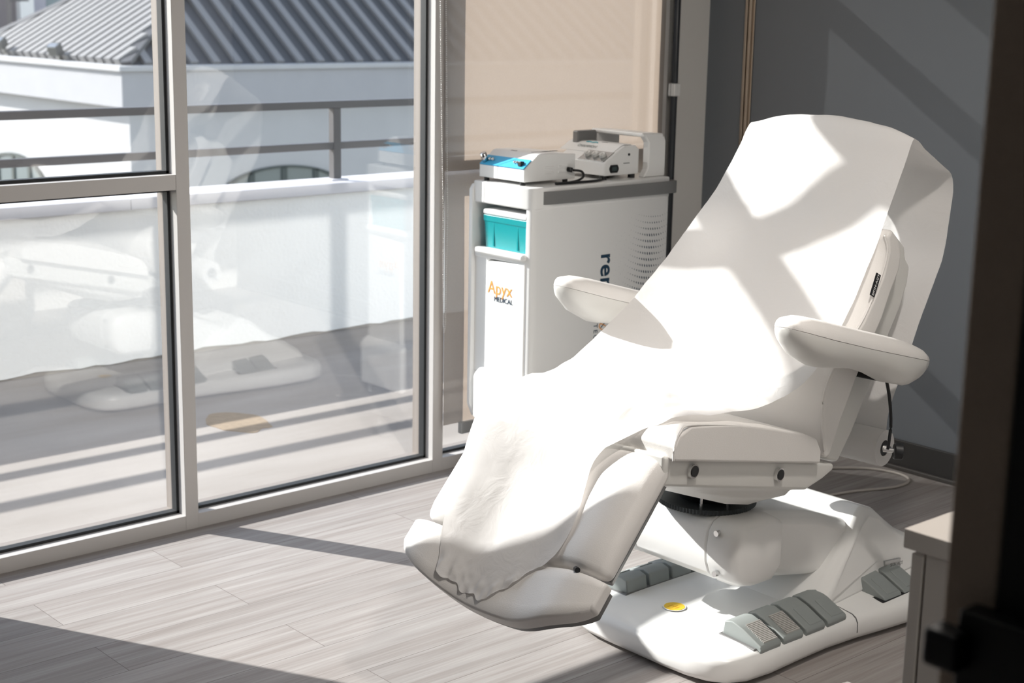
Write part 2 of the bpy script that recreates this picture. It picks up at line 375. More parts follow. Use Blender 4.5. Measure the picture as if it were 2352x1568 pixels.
bm = bmesh.new(); beads(bm, [(-.052, -.007, 2.44), (-.048, -.007, 1.6), (-.038, -.007, 1.19), (-.029, -.007, .93), (-.026, -.007, .53), (-.021, -.007, .503), (-.016, -.007, .53), (-.011, -.007, .92), (-.016, -.007, 1.19), (-.024, -.007, 1.6), (-.03, -.007, 2.44)])
put('bead_loop', bm, M['bead'], ch_, smooth=True)

# ------------------------------------------------------------------ outside: balcony
struct(put('balcony_floor', B(-3, 12, 4.11, 6.35, -.3, 0), M['balcony']))
YP = 6.155
bm = bmesh.new(); xs = [lerp(-3, 12, i/220) for i in range(221)]
lo0 = [bm.verts.new((x, YP, .012+.014*noise.noise((x*6, 0, 0))+.01*noise.noise((x*23, 3, 0)))) for x in xs]
hi0 = [bm.verts.new((x, YP, .70)) for x in xs]; hi1 = [bm.verts.new((x, YP+.19, .70)) for x in xs]; lo1 = [bm.verts.new((x, YP+.19, -.3)) for x in xs]
for a, b in ((lo0, hi0), (hi0, hi1), (hi1, lo1)):
    for i in range(220): bm.faces.new((a[i], a[i+1], b[i+1], b[i]))
struct(put('parapet_wall', bm, M['stucco']))
struct(put('trim_4', B(-3, 12, YP+.006, YP+.17, -.01, .05), mat('grey_membrane_edge', (.33, .31, .29), .9)))
bm = bmesh.new()
for a, b in ((-3, 1.26), (1.262, 3.19), (3.192, 5.1), (5.102, 12)):
    box(bm, a, b, YP-.022, YP+.215, .69, .742)
struct(put('parapet_cap', bm, M['cap'], bevel=.004))
rl = thing(empty('balcony_railing', (4.2, 6.26, .742)), 'dark painted metal railing with two rails on the white parapet', 'railing')
put('top_rail', B(-7, 7, -.025, .025, .352, .388), M['rail'], rl, bevel=.003)
put('mid_rail', B(-7, 7, -.019, .019, .152, .187), M['rail'], rl, bevel=.003)
XPOST = 4.37
for px in (XPOST-4.2, XPOST-4.2-1.85*2, XPOST-4.2+1.85*2):
    p = put('post', B(px-.022, px+.022, -.022, .022, 0, .352), M['rail'], rl, bevel=.003)
    put('foot_plate', B(px-.05, px+.05, -.045, .045, 0, .008), M['cap'], p, bevel=.002)
bm = bmesh.new(); ring = []
for k in range(40):
    a = 2*pi*k/40; q = 1+.18*noise.noise((cos(a)*2, sin(a)*2, 0)); ring.append(bm.verts.new((.11*q*cos(a), .16*q*sin(a), 0)))
bm.faces.new(ring)
for f in list(bm.faces):
    r = bmesh.ops.extrude_face_region(bm, geom=[f]); bmesh.ops.translate(bm, verts=[g for g in r['geom'] if isinstance(g, bmesh.types.BMVert)], vec=(0, 0, .002))
o = put('dirt_patch', bm, M['puddle']); o.location = (3.02, 5.0, .0); thing(o, 'brown dried dirt patch on the balcony floor', 'stain')

# ------------------------------------------------------------------ outside: far buildings
struct(put('street', B(-40, 90, 6.6, 120, -4.2, -4), M['asphalt']))
wb = thing(empty('white_building', (9.3, 18, -4)), 'white stucco building with a standing seam metal hip roof, across the street', 'building')
X0, Y0, ZC0, ZC1 = .0, .0, 4.235, 4.765        # cornice corner at the origin of the empty
put('wall', B(.18, 16, .18, 7.8, 0, ZC0+.03), M['stucco_far'], wb)
put('cornice', B(0, 16.2, 0, 8, ZC0, ZC1-.07), M['cornice'], wb, bevel=.01)
put('cornice_ledge', B(-.05, 16.25, -.05, 8.05, ZC1-.07, ZC1), M['stucco_far'], wb, bevel=.01)
mL, mR, mF = .58, .70, .81
ex, ey, EZ = .16, .16, ZC1-.01
Hh = 4.2                                        # ridge height above the eave
# roof body: left plane z = mL*(x-ex), near plane z = mR*(y-ey), far plane z = mF*(yf-y)
yf = 5.19
yr = ey+(yf-ey)*mF/(mR+mF); zr = mR*(yr-ey); xr_ = ex+zr/mL
bm = bmesh.new(); q = [bm.verts.new(p) for p in ((ex, ey, EZ), (ex, yf, EZ), (xr_, yr, EZ+zr), (16, ey, EZ), (16, yr, EZ+zr), (16, yf, EZ))]
bm.faces.new((q[0], q[2], q[1])); bm.faces.new((q[0], q[3], q[4], q[2])); bm.faces.new((q[1], q[2], q[4], q[5])); bm.faces.new((q[0], q[1], q[5], q[3])); bm.faces.new((q[3], q[5], q[4]))
roof = put('roof', bm, M['roof'], wb)
bm = bmesh.new()
def seam(bm, a, b, n, w, h):
    a, b, n = Vector(a), Vector(b), Vector(n).normalized(); d = (b-a).normalized(); s = d.cross(n)*w*.5
    loft([[p-s, p+s, p+s+n*h, p-s+n*h] for p in (a, b)], bm)
nL = Vector((-mL, 0, 1)); nR = Vector((0, -mR, 1))
y = ey+.22
while y < yf-.1:                                # seams on the sunlit left slope
    zt = min(mR*(y-ey), mF*(yf-y)); seam(bm, (ex, y, EZ), (ex+zt/mL, y, EZ+zt), nL, .150, .10); y += .245
x = ex+.30
while x < 15.8:                                   # seams on the shaded near slope
    zt = min(mL*(x-ex), zr); seam(bm, (x, ey, EZ), (x, ey+zt/mR, EZ+zt), nR, .11, .06); x += .335
part(put('standing_seams', bm, M['roof_rib'], roof), 'raised metal seams of the roof')
bm = bmesh.new()
seam(bm, (ex, ey, EZ+.01), (xr_, yr, EZ+zr+.01), nL.normalized()*3+nR.normalized(), .15, .055)
seam(bm, (ex, yf, EZ+.01), (xr_, yr, EZ+zr+.01), nL, .20, .10)
put('hip_cap', bm, M['roof'], roof)
def arch(cx, cz, rx, rz, face):
    """arched window: cx along the wall, cz springing height (local)"""
    def P(u, d, z): return (u, .18-d, z) if face == 'near' else (.18-d, u, z)
    n = 28; bm = bmesh.new()
    def ringpts(k): return [(cx+rx*k*cos(pi*i/n), cz+rz*k*sin(pi*i/n)) for i in range(n+1)]
    o_, i_ = ringpts(1.0), ringpts(.93); secs = []
    for (ou, oz), (iu, iz) in zip(o_, i_): secs.append([P(ou, 0, oz), P(ou, .05, oz), P(iu, .05, iz), P(iu, 0, iz)])
    loft(secs, bm)
    for k in (-.5, 0, .5):
        u = cx+rx*k; zt = cz+rz*math.sqrt(1-k*k)*.95; a, b = u-.045, u+.045
        if face == 'near': box(bm, a, b, .13, .19, cz-1.2, zt)
        else: box(bm, .13, .19, a, b, cz-1.2, zt)
    fr = put('window', bm, M['window_frame_dark'], wb)
    bm = bmesh.new(); pts = [(cx+rx*.94*cos(pi*i/n), cz+rz*.94*sin(pi*i/n)) for i in range(n+1)]+[(cx-rx*.94, cz-1.2), (cx+rx*.94, cz-1.2)]
    prism(pts, 'y' if face == 'near' else 'x', .15, .19, bm); put('pane', bm, M['dark_glass'], fr)
arch(2.50, ZC0-1.30, 1.06, .43, 'near'); arch(5.75, ZC0-1.30, 1.06, .43, 'near'); arch(3.75, ZC0-1.36, 1.10, .48, 'left')
def floodlight(loc, label, rz):
    f = thing(empty('floodlight', loc, rz), label, 'light', 'floodlights on the cornice')
    bm = bmesh.new(); box(bm, -.075, .075, -.10, .06, .10, .245); h = put('housing', bm, M['lampgrey'], f, bevel=.02); h.rotation_euler = (R(28), 0, 0)
    put('visor', B(-.07, .07, -.095, .01, .235, .25), M['silver'], f, bevel=.005).rotation_euler = (R(28), 0, 0)
    put('bracket', cyl((0, 0, 0), (0, .0, .13), .018, 10), M['lampgrey'], f)
floodlight((9.42, 20.0, .77), 'grey floodlight on the sunlit cornice in front of the ribbed roof', R(-60))
floodlight((9.42, 21.78, .80), 'grey floodlight cut by the left picture edge on the cornice', R(-60))
# office block and street lamp glimpsed at the top left
ob = thing(empty('office_block', (19, 46, -4)), 'distant office block with mauve, cream and blue glass bays, top left', 'building')
put('mauve_wing', B(-6, 1.32, 0, 8, 0, 20), M['mauve'], ob)
put('cream_pier', B(1.32, 1.76, -.3, 8, 0, 20), M['cream'], ob)
put('lilac_wing', B(1.76, 2.33, .1, 8, 0, 20), M['lilac'], ob)
put('glass_bay', B(2.33, 4.2, .3, 8, 0, 20), M['bluglass'], ob)
put('low_roof', B(-6, 1.3, -3, 0, 0, 4.62), M['lilac'], ob)
sl = thing(empty('street_lamp', (17.25, 39.5, -4)), 'thin dark lamp post with a short arm before the mauve wall', 'street lamp')
put('post', cyl((0, 0, 0), (0, 0, 9.5), .055, 10), M['rail'], sl); put('arm', cyl((0, 0, 5.5), (.55, 0, 5.52), .03, 8), M['rail'], sl)

# ------------------------------------------------------------------ treatment chair
OX, OY = 2.95, 2.447
chair = thing(empty('treatment_chair', (OX, OY, 0), R(1.5)), 'white reclining treatment chair with padded arms on a pedal base', 'chair')
BY = 2.472-OY; CR = -R(1.5)          # the base stays square to the room: turn it back by the swivel
base = empty('base', (0, BY, 0), CR, chair)
def bx(x): return x-OX             # room x -> base x
half = [(2.622, .10), (2.626, .17), (2.640, .225), (2.668, .268), (2.72, .293), (2.80, .300), (2.92, .296), (3.03, .294), (3.14, .302), (3.26, .318), (3.42, .335), (3.58, .335), (3.66, .31), (3.70, .25), (3.715, .12)]
def outline(off):
    pts = []
    for x, h in half: pts.append((bx(x), -h))
    for x, h in half[::-1]: pts.append((bx(x), h))
    cx_ = sum(p[0] for p in pts)/len(pts); out = []
    for i, p in enumerate(pts):
        a, b = Vector(pts[i-1]), Vector(pts[(i+1) % len(pts)]); d = (b-a).normalized(); n = Vector((d.y, -d.x)); out.append((p[0]-n.x*off, p[1]-n.y*off))
    return out
bm = bmesh.new(); secs = []
for off, z in ((.03, .014), (.006, .016), (0, .028), (0, .058), (.006, .070), (.018, .078)):
    secs.append([(x, y, z) for x, y in outline(off)])
for k, z in ((.86, .0845), (.70, .088), (.4, .090), (.1, .0905)):
    secs.append([(bx(3.1)+(x-bx(3.1))*k, y*k, z) for x, y in outline(.018)])
loft(secs, bm); put('base_plate', bm, M['plastic'], base, smooth=True)
bm = bmesh.new(); loft([[(bx(3.138), y, z), (bx(3.141), y, z), (bx(3.141), y, z-.012), (bx(3.138), y, z-.012)] for y, z in ((-.3025, .045), (-.3025, .060), (-.296, .0725), (-.284, .0795), (-.24, .0853), (-.2, .0872))], bm)
put('joint_line', bm, M['greyprint'], base)
for sx, sy in ((2.72, -.22), (2.72, .22), (3.55, -.24), (3.55, .24)):
    put('foot_pad', cyl((bx(sx), sy, 0), (bx(sx), sy, .02), .03, 16), M['black'], base)
def pedal(x0, side, treaded):
    w = .083; s = side
    # local: u across (x), v outward
    def P(u, v, z): return (bx(x0)+u, s*v, z)
    prof = [(.164, .083), (.170, .122), (.194, .128), (.228, .118), (.287, .090), (.291, .082), (.287, .070)]
    bm = bmesh.new(); loft([[P(u, v, z) for v, z in prof] for u in (.003, w-.003)], bm)
    p = put('pedal', bm, M['pedal'], base, bevel=.004)
    bm = bmesh.new()
    for i in range(14):
        t0 = i/14; va, vb = lerp(.222, .282, t0), lerp(.222, .282, t0+.045); za, zb = lerp(.1215, .0935, t0), lerp(.1215, .0935, t0+.045)
        loft([[P(u, va, za-.004), P(u, vb, zb-.004), P(u, vb, zb+.0022), P(u, va, za+.0022)] for u in (.022, w-.008)], bm)
    if treaded: put('tread', bm, M['tread'], p)
    else:
        bm.free(); bm = bmesh.new(); loft([[P(u, .226, .115), P(u, .282, .087), P(u, .282, .0945), P(u, .226, .1215)] for u in (.026, w-.008)], bm); put('tread', bm, M['pedal'], p, bevel=.002)
for s in (-1, 1):
    put('pedal_well', prism([(s*.160, .0895), (s*.276, .0832), (s*.276, .05), (s*.160, .05)], 'x', bx(2.757), bx(3.122)), M['greyprint'], base, bevel=.003)
    for i in range(4): pedal(2.764+i*.088, s, i < 2 and s < 0)
    put('pedal_well', prism([(s*.160, .0895), (s*.292, .0832), (s*.292, .05), (s*.160, .05)], 'x', bx(3.262), bx(3.455)), M['black'], base, bevel=.003)
    for i in range(2): pedal(3.27+i*.088, s, False)
# hinge housing at the rear of the base
hp = [(3.035, .083), (3.11, .135), (3.25, .236), (3.325, .276), (3.37, .286), (3.42, .268), (3.455, .235), (3.50, .20), (3.56, .17), (3.64, .12), (3.66, .083)]
hw = [.235, .23, .20, .17, .15, .15, .165, .175, .18, .185, .19]
bm = bmesh.new(); secs = []
for sgn in (-1, -.86, .86, 1):
    secs.append([(bx(x), sgn*(w if abs(sgn) == 1 else w), z-(.02 if abs(sgn) == 1 and z > .1 else 0)) for (x, z), w in zip(hp, hw)])
loft(secs, bm); put('hinge_housing', bm, M['plastic'], base, bevel=.012, seg=4, angle=25)
pl = put('badge', B(bx(3.355), bx(3.43), -.216, -.208, .128, .162), M['silver'], base, bevel=.001); pl.location = (.02, -.004, 0); pl.rotation_euler = (R(-6), R(6), 0)
text('lettering', 'SKIN ACT', .0135, M['greyprint'], base, (bx(3.382), -.2258, .134), (R(84), R(6), 0), .0004)
# lift arm and its front block
bm = bmesh.new()
secs = []
for x, zt, zb, w in ((2.84, .372, .20, .175), (2.95, .362, .186, .172), (3.12, .325, .150, .165), (3.26, .275, .118, .155), (3.40, .225, .10, .14)):
    k = .02; secs.append([(bx(x), -w, zb+k), (bx(x), -w+k, zb), (bx(x), w-k, zb), (bx(x), w, zb+k), (bx(x), w, zt-k), (bx(x), w-k*1.4, zt), (bx(x), -w+k*1.4, zt), (bx(x), -w, zt-k)])
loft(secs, bm); put('lift_arm', bm, M['plastic'], base, bevel=.012, seg=3, angle=20)
blk = [(x+.045, z) for x, z in [(2.775, .205), (2.735, .213), (2.708, .235), (2.694, .27), (2.690, .31), (2.697, .352), (2.712, .372), (2.735, .380), (2.80, .381), (2.85, .378), (2.885, .36), (2.885, .24), (2.85, .205)]]
bm = prism([(bx(x), z) for x, z in blk], 'y', -.125, .125); put('arm_block', bm, M['plastic'], base, bevel=.006, angle=20)
def cap(s):
    bm = bmesh.new(); secs = []; cxm, czm = bx(2.835), .305
    for v, k in ((.1265, 1.0), (.175, 1.0), (.197, .97), (.212, .90), (.219, .78)):
        secs.append([(cxm+(bx(x)-cxm)*k, s*v, czm+(z-czm)*k) for x, z in blk])
    loft(secs, bm); c = put('arm_cap', bm, M['plastic'], base, smooth=True, bevel=.004, angle=40)
    for z in (.248, .352):
        bm = cyl((bx(2.746), s*.157, z), (bx(2.7335), s*.157, z), .0075, 14); sc_ = put('screw', bm, M['chrome'], c)
for s in (-1, 1): cap(s)
# rounded label on the base plate
st = put('sticker', cyl((0, 0, 0), (0, 0, .0012), .027, 40), M['yellow'], base, smooth=False); st.location = (bx(2.795), .022, .0905)
rg = put('sticker_rim', cyl((0, 0, 0), (0, 0, .0009), .030, 40), M['plastic'], st); rg.location = (0, 0, -.0003)
bm = bmesh.new(); box(bm, -.016, .004, .008, .0095, .0011, .0016); box(bm, -.010, .010, -.002, -.0008, .0011, .0016); box(bm, -.002, -.0008, -.014, .004, .0011, .0016); box(bm, -.012, .006, -.013, -.0118, .0011, .0016)
put('sticker_print', bm, M['amber'], st)
# corrugated hose by the far side of the base
pts = smoothpath([(bx(2.86), .42, .02), (bx(2.93), .36, .035), (bx(2.98), .30, .05), (bx(3.06), .26, .085), (bx(3.1), .20, .12)], 10)
put('hose', tube(pts, [.0125+(.002 if i % 2 else 0) for i in range(len(pts))], n=12), M['hose'], base, smooth=True)
put('power_lead_box', B(bx(2.90), bx(2.95), .06, .12, .385, .41), M['black'], base, bevel=.004)

# swivel gear
bm = bmesh.new(); n = 180; secs = []
for z in (.397, .409):
    secs.append([((.125 if k % 2 else .1225)*cos(2*pi*k/n)-.14, (.125 if k % 2 else .1225)*sin(2*pi*k/n), z) for k in range(n)])
loft(secs, bm); put('gear_ring', bm, M['gear'], chair)
put('swivel_column', cyl((-.14, 0, .38), (-.14, 0, .50), .07, 32), M['black'], chair, smooth=True)
for dx, dy in ((-.03, -.085), (.005, -.098), (-.09, -.05)): put('stud', cyl((-.14+dx, dy, .405), (-.14+dx, dy, .46), .0035, 8), M['chrome'], chair)

# seat shell: a tapering bowl under the cushion
def ztop(s): return .683-.2335*(s+.69)
sh = [(-.672, .60, .19), (-.60, .575, .215), (-.50, .535, .225), (-.40, .495, .225), (-.30, .458, .22), (-.20, .432, .215), (-.10, .424, .205), (-.03, .440, .19), (.012, .482, .17)]
bm = bmesh.new(); secs = []
for s, zb, wb_ in sh:
    zt = ztop(s); st_ = zt-.068 if s < -.05 else lerp(zt, zb, .45); W_ = .268
    row = [(-W_, zt), (-W_, lerp(zt, st_, .5)), (-W_+.004, st_), (-wb_-.012, st_-.012), (-wb_, lerp(st_, zb, .55)), (-wb_+.05, zb+.006), (-.06, zb), (.06, zb), (wb_-.05, zb+.006), (wb_, lerp(st_, zb, .55)), (wb_+.012, st_-.012), (W_-.004, st_), (W_, lerp(zt, st_, .5)), (W_, zt)]
    secs.append([(s, t, z) for t, z in row])
loft(secs, bm); put('seat_shell', bm, M['plastic_warm'], chair, smooth=True, bevel=.01, seg=3, angle=30)
for s_, z_ in ((-.572, .632), (-.235, .552)):
    for sg in (-1, 1):
        o = put('socket', cyl((s_, sg*.262, z_-.006), (s_, sg*.277, z_-.006), .016, 24), M['chrome'], chair, smooth=False)
        put('socket_bore', cyl((s_, sg*.270, z_-.006), (s_, sg*.2785, z_-.006), .0125, 20), M['black'], o)
# padded cushions
def cushion(name, poly, w, m, crown=.0, bevel=.028, wtab=None, parent=chair):
    bm = bmesh.new(); secs = []
    for k in (-1, -.6, -.2, .2, .6, 1):
        secs.append([(s+(.045*abs(k)**5 if s < -.6 and k > 0 else 0), k*w*(1.06 if k > 0 else 1), z+crown*(1-k*k)*(1 if up_ else 0)) for i, (s, z, up_) in enumerate(poly)])
    loft(secs, bm)
    return put(name, bm, m, parent, bevel=bevel, seg=5, angle=28)
seat = cushion('seat_cushion', [(-.655, .667, 0), (-.658, .700, 0), (-.642, .722, 1), (-.60, .734, 1), (-.52, .722, 1), (-.42, .705, 1), (-.28, .668, 1), (-.16, .633, 1), (-.10, .608, 1), (-.078, .575, 0), (-.078, .542, 0)], .286, M['leather'], .004)
def piping(name, pts, r=.0028, parent=chair):
    return put(name, tube(smoothpath(pts, 6), r, n=8), M['leather'], parent, smooth=True)
for s in (-1,): piping('piping', [(-.660, s*.2845, .668), (-.659, s*.2855, .70), (-.640, s*.2845, .728), (-.60, s*.283, .736), (-.42, s*.283, .700), (-.28, s*.283, .663), (-.15, s*.283, .625), (-.105, s*.283, .603)], .0025, seat)
# backrest
bk_f = [(-.045, .545), (-.056, .61), (-.066, .665), (-.058, .717), (-.024, .768), (.038, .822), (.093, .868), (.132, .915), (.168, .967), (.188, 1.025), (.178, 1.066)]
bk_r = [(.198, 1.083), (.236, 1.055), (.256, 1.015), (.250, .974), (.218, .924), (.185, .862), (.138, .80), (.081, .726), (.023, .63), (-.021, .545)]
bm = bmesh.new(); secs = []
for k in (-1, -.7, -.35, 0, .35, .7, 1):
    row = []
    for s, z in bk_f: row.append((s-.022*(1-k**4)*min(1, max(0, (z-.56)/.2))*min(1, max(0, (1.07-z)/.15)), k*.276, z))
    for s, z in bk_r: row.append((s, k*.276, z))
    secs.append(row)
loft(secs, bm); back = put('backrest', bm, M['leather'], chair, bevel=.024, seg=5, angle=32)
for s in (-1, 1): piping('piping', [(-.049, s*.2745, .565)]+[(a-.004, s*.2745, b+.002) for a, b in bk_f[1:-1]]+[(.176, s*.268, 1.068)], .0026, back)
bsh = [(.035, .515), (.087, .498), (.105, .52), (.145, .565), (.235, .695), (.30, .80), (.346, .865), (.371, .92), (.378, .965), (.352, .99), (.345, 1.02), (.30, 1.05), (.25, 1.06), (.245, .96), (.18, .84), (.08, .70), (.03, .60)]
bm = prism(bsh, 'y', -.235, .235); put('back_shell', bm, M['plastic_warm'], chair, bevel=.012, seg=3, angle=25)
# headrest
bm = bmesh.new(); secs = []
for k in (-1, -.9, -.6, 0, .6, .9, 1):
    q = math.sqrt(max(0, 1-(abs(k)**4)))*.25+.75; row = []
    for a in range(20):
        an = 2*pi*a/20; ca, sa = cos(an), sin(an); ca = math.copysign(abs(ca)**.7, ca); sa = math.copysign(abs(sa)**.7, sa)
        u, v_ = .050*ca*q, .096*sa*q; row.append((.290+u*.93+v_*.37, k*.20, 1.192+v_*.93-u*.37))
    secs.append(row)
loft(secs, bm); put('headrest', bm, M['leather'], chair, smooth=True, sub=1)
for t in (-.05, .05): put('headrest_bar', cyl((.21, t, 1.0), (.30, t, 1.16), .008, 10), M['chrome'], chair, smooth=True)
# woven label on the seam of the backrest
lb = put('label_tag', B(-.0105, .0105, -.0015, .0012, -.0285, .0285), M['black'], chair); lb.location = (.130, -.2785, .951); lb.rotation_euler = (0, R(25), 0)
part(lb, 'black woven label with white lettering')
text('lettering', 'SKIN·ACT', .0125, M['plastic'], lb, (.004, -.0018, -.0265), (R(90), R(-90), 0), .0003)
# armrests
def armrest(s):
    # centre line (s, z of the seam), half width, depth of the shell below
    ax = [(-.340, .919, .008, .006), (-.335, .9175, .024, .018), (-.318, .912, .040, .036), (-.28, .900, .052, .058), (-.22, .882, .059, .070), (-.14, .860, .060, .062), (-.06, .838, .058, .054), (.02, .817, .057, .060), (.09, .799, .055, .074), (.16, .781, .050, .074), (.215, .767, .041, .052), (.252, .757, .028, .026), (.266, .753, .010, .008)]
    ar = empty('armrest', (0, 0, 0), 0, chair)
    sh_, cu_ = [], []
    for x, z, w, d in ax:
        c = s*(.332+.02*math.sin((x+.39)/.66*pi)*0+.045*max(0, x+.05)); tilt = .0
        low = [(-1, 0), (-1, -.12), (-.97, -.36), (-.86, -.66), (-.6, -.90), (-.25, -.99), (.25, -.99), (.6, -.90), (.86, -.66), (.97, -.36), (1, -.12), (1, 0)]
        sh_.append([(x, c+w*a, z+d*b) for a, b in low])
        hi = [(1, .0), (.985, .20), (.90, .52), (.72, .80), (.42, .96), (0, 1), (-.42, .96), (-.72, .80), (-.90, .52), (-.985, .20), (-1, .0)]
        cu_.append([(x, c+w*a*1.012, z+.0006+.041*min(1, w/.056)**1.15*b) for a, b in hi])
    put('arm_shell', loft(sh_), M['plastic_warm'], ar, bevel=.003, angle=60)
    put('arm_pad', loft(cu_), M['leather'], ar, bevel=.003, angle=60)
    bm = bmesh.new(); c = s*.27; box(bm, .12, .19, *(sorted((s*.225, s*.33))), .715, .775); put('arm_hinge', bm, M['black'], ar, bevel=.008)
for s in (-1, 1): armrest(s)
# release cable with its knob, under the near arm
kb = put('release_cable', tube(smoothpath([(.165, -.30, .735), (.188, -.305, .67), (.198, -.31, .60), (.192, -.312, .55), (.188, -.312, .530)], 8), .0042, n=8), M['black'], chair, smooth=True)
put('knob', cyl((.200, -.322, .526), (.215, -.340, .524), .021, 22), M['black'], kb, bevel=.004)
put('knob_stem', cyl((.184, -.302, .528), (.202, -.324, .526), .006, 12), M['chrome'], kb)
# roll holder
bm = bmesh.new(); box(bm, .05, .17, -.19, .19, .515, .55); put('roll_bracket', bm, M['plastic_warm'], chair, bevel=.008)
put('roll_axle', cyl((.248, -.285, .512), (.248, .285, .512), .008, 12), M['chrome'], chair, smooth=True)
# leg rest: one dished surface shared by calf pad, foot pad and the paper on it
LD = Vector((-.690, -.724)); LN = Vector((-.724, .690)); L0 = Vector((-.672, .684))
def sstep(a, b, x): x = max(0, min(1, (x-a)/(b-a))); return x*x*(3-2*x)
def legsurf(l, t, h=0):
    k = interp([(-.02, .006), (.04, .02), (.12, .034), (.30, .048), (.46, .052)], l)
    h = h-k*(1-sstep(.05, .215, abs(t)))
    p = L0+LD*l+LN*h; return p.x, p.y
NT = 28
def legpad(name, l_of, thick, W_, ends):
    """l_of(i, t): distance down the leg of row i"""
    rows_ = 9; bm = bmesh.new(); vt, vb = [], []
    for i in range(rows_):
        ra, rb_ = [], []
        for j in range(NT+1):
            u = lerp(-1, 1, j/NT); t = u*W_(i/(rows_-1)); l = l_of(i/(rows_-1), t)
            e = -.018*max(0, (abs(u)-.80)/.20)**2-(ends*(1 if i in (0, rows_-1) else 0))
            a_ = legsurf(l, t, e); b_ = legsurf(l, t, -thick)
            ra.append(bm.verts.new((a_[0], t, a_[1]))); rb_.append(bm.verts.new((b_[0], t, b_[1])))
        vt.append(ra); vb.append(rb_)
    for i in range(rows_-1):
        for j in range(NT):
            bm.faces.new((vt[i][j], vt[i][j+1], vt[i+1][j+1], vt[i+1][j])); bm.faces.new((vb[i][j+1], vb[i][j], vb[i+1][j], vb[i+1][j+1]))
        bm.faces.new((vt[i+1][0], vb[i+1][0], vb[i][0], vt[i][0])); bm.faces.new((vt[i][NT], vb[i][NT], vb[i+1][NT], vt[i+1][NT]))
    for j in range(NT): bm.faces.new((vt[0][j], vb[0][j], vb[0][j+1], vt[0][j+1])); bm.faces.new((vt[-1][j+1], vb[-1][j+1], vb[-1][j], vt[-1][j]))
    return put(name, bm, M['leather'], chair, bevel=.020, seg=5, angle=38)
calf = legpad('calf_rest', lambda f, t: lerp(.0, .292, f), .066, lambda f: .268, .008)
bm = bmesh.new(); secs = []
for l in (.03, .285): secs.append([(*legsurf(l, .3, h)[:1], t, legsurf(l, .3, h)[1]) for t, h in ((-.262, -.062), (-.25, -.088), (.25, -.088), (.262, -.062))])
put('calf_tray', loft(secs, bm), M['bumper'], chair, bevel=.004)
FW = .284
def foot_l(f, t): return lerp(.302, .335+.108*math.sqrt(max(0, 1-(t/(FW+.012))**2)), f)
foot = legpad('foot_rest', foot_l, .050, lambda f: FW, .007)
bm = bmesh.new(); top_, bot_ = [], []
n = 40; out_ = []
for j in range(n+1):
    t = lerp(-FW+.006, FW-.006, j/n); out_.append((t, foot_l(1, t)-.004))
secs = []
for h in (-.046, -.068):
    row = [(legsurf(l, t, h)[0], t, legsurf(l, t, h)[1]) for t, l in out_]; row += [(legsurf(.31, t, h)[0], t, legsurf(.31, t, h)[1]) for t, _ in out_[::-1]]
    secs.append(row)
bm = bmesh.new()
r0_, r1_ = [[bm.verts.new(q) for q in r_] for r_ in secs]; m_ = n+1
for j in range(n):
    for r_, fl in ((r0_, 0), (r1_, 1)):
        q = (r_[j], r_[j+1], r_[2*m_-2-j], r_[2*m_-1-j]); bm.faces.new(q if fl else q[::-1])
for j in range(2*m_): bm.faces.new((r0_[j], r0_[(j+1) % (2*m_)], r1_[(j+1) % (2*m_)], r1_[j]))
put('foot_tray', bm, M['bumper'], chair, bevel=.003, angle=50)
put('leg_hinge', cyl((-.655, -.19, .59), (-.655, .19, .59), .028, 16), M['plastic_warm'], chair, smooth=True)
hp_ = legsurf(.297, -.20, -.012); put('joint_pin', cyl((hp_[0], -.20, hp_[1]), (hp_[0]-.012, -.215, hp_[1]+.004), .006, 10), M['black'], chair)
put('foot_strut', cyl((-.62, 0, .54), (-.845, 0, .36), .02, 12), M['plastic_warm'], chair, smooth=True)

# ------------------------------------------------------------------ exam paper: roll on the holder and the sheet drawn over the chair
ep = thing(empty('exam_paper', (OX, OY, 0), R(1.5)), 'white exam table paper drawn from its roll over the treatment chair', 'paper')
bm = bmesh.new(); n = 40
ro, ri = .047, .021; secs = []
for t, r in ((-.27, ri), (-.27, ro), (.25, ro), (.25, ri), (-.27, ri)):
    secs.append([(.248+r*cos(2*pi*k/n), t, .512+r*sin(2*pi*k/n)) for k in range(n)])
loft(secs, bm, cap=False); roll = put('roll', bm, M['paper'], ep)
put('core', cyl((.248, -.268, .512), (.248, .248, .512), .0212, 24), M['black'], roll)
# near and far edge of the sheet: (s, z, t) pairs from the roll, up the back, over the headrest and down to the seat front
NE = [(.262, .557, -.262), (.279, .624, -.262), (.36, .76, -.262), (.44, .893, -.262), (.494, .991, -.262), (.512, 1.09, -.262), (.510, 1.183, -.262), (.44, 1.228, -.262), (.36, 1.266, -.262), (.312, 1.291, -.262), (.290, 1.288, -.262), (.262, 1.232, -.262),
      (.205, 1.140, -.262), (.165, 1.062, -.262), (.10, .975, -.262), (.04, .895, -.262), (-.02, .830, -.262), (-.075, .780, -.262), (-.15, .742, -.262), (-.235, .725, -.262), (-.31, .722, -.262), (-.39, .726, -.262), (-.47, .735, -.262), (-.55, .744, -.258), (-.61, .742, -.235), (-.655, .722, -.19)]
FE = [(.262, .557, .25), (.279, .624, .25), (.36, .76, .25), (.44, .893, .255), (.494, .991, .26), (.512, 1.09, .26), (.515, 1.19, .26), (.45, 1.240, .26), (.39, 1.280, .26), (.357, 1.302, .26), (.335, 1.292, .26), (.301, 1.245, .26),
      (.24, 1.175, .26), (.192, 1.123, .26), (.12, 1.066, .26), (.047, 1.008, .26), (-.02, .955, .26), (-.08, .911, .26), (-.144, .869, .26), (-.20, .838, .26), (-.253, .810, .26), (-.327, .770, .26), (-.39, .748, .26), (-.454, .734, .26), (-.55, .732, .26), (-.625, .712, .255)]
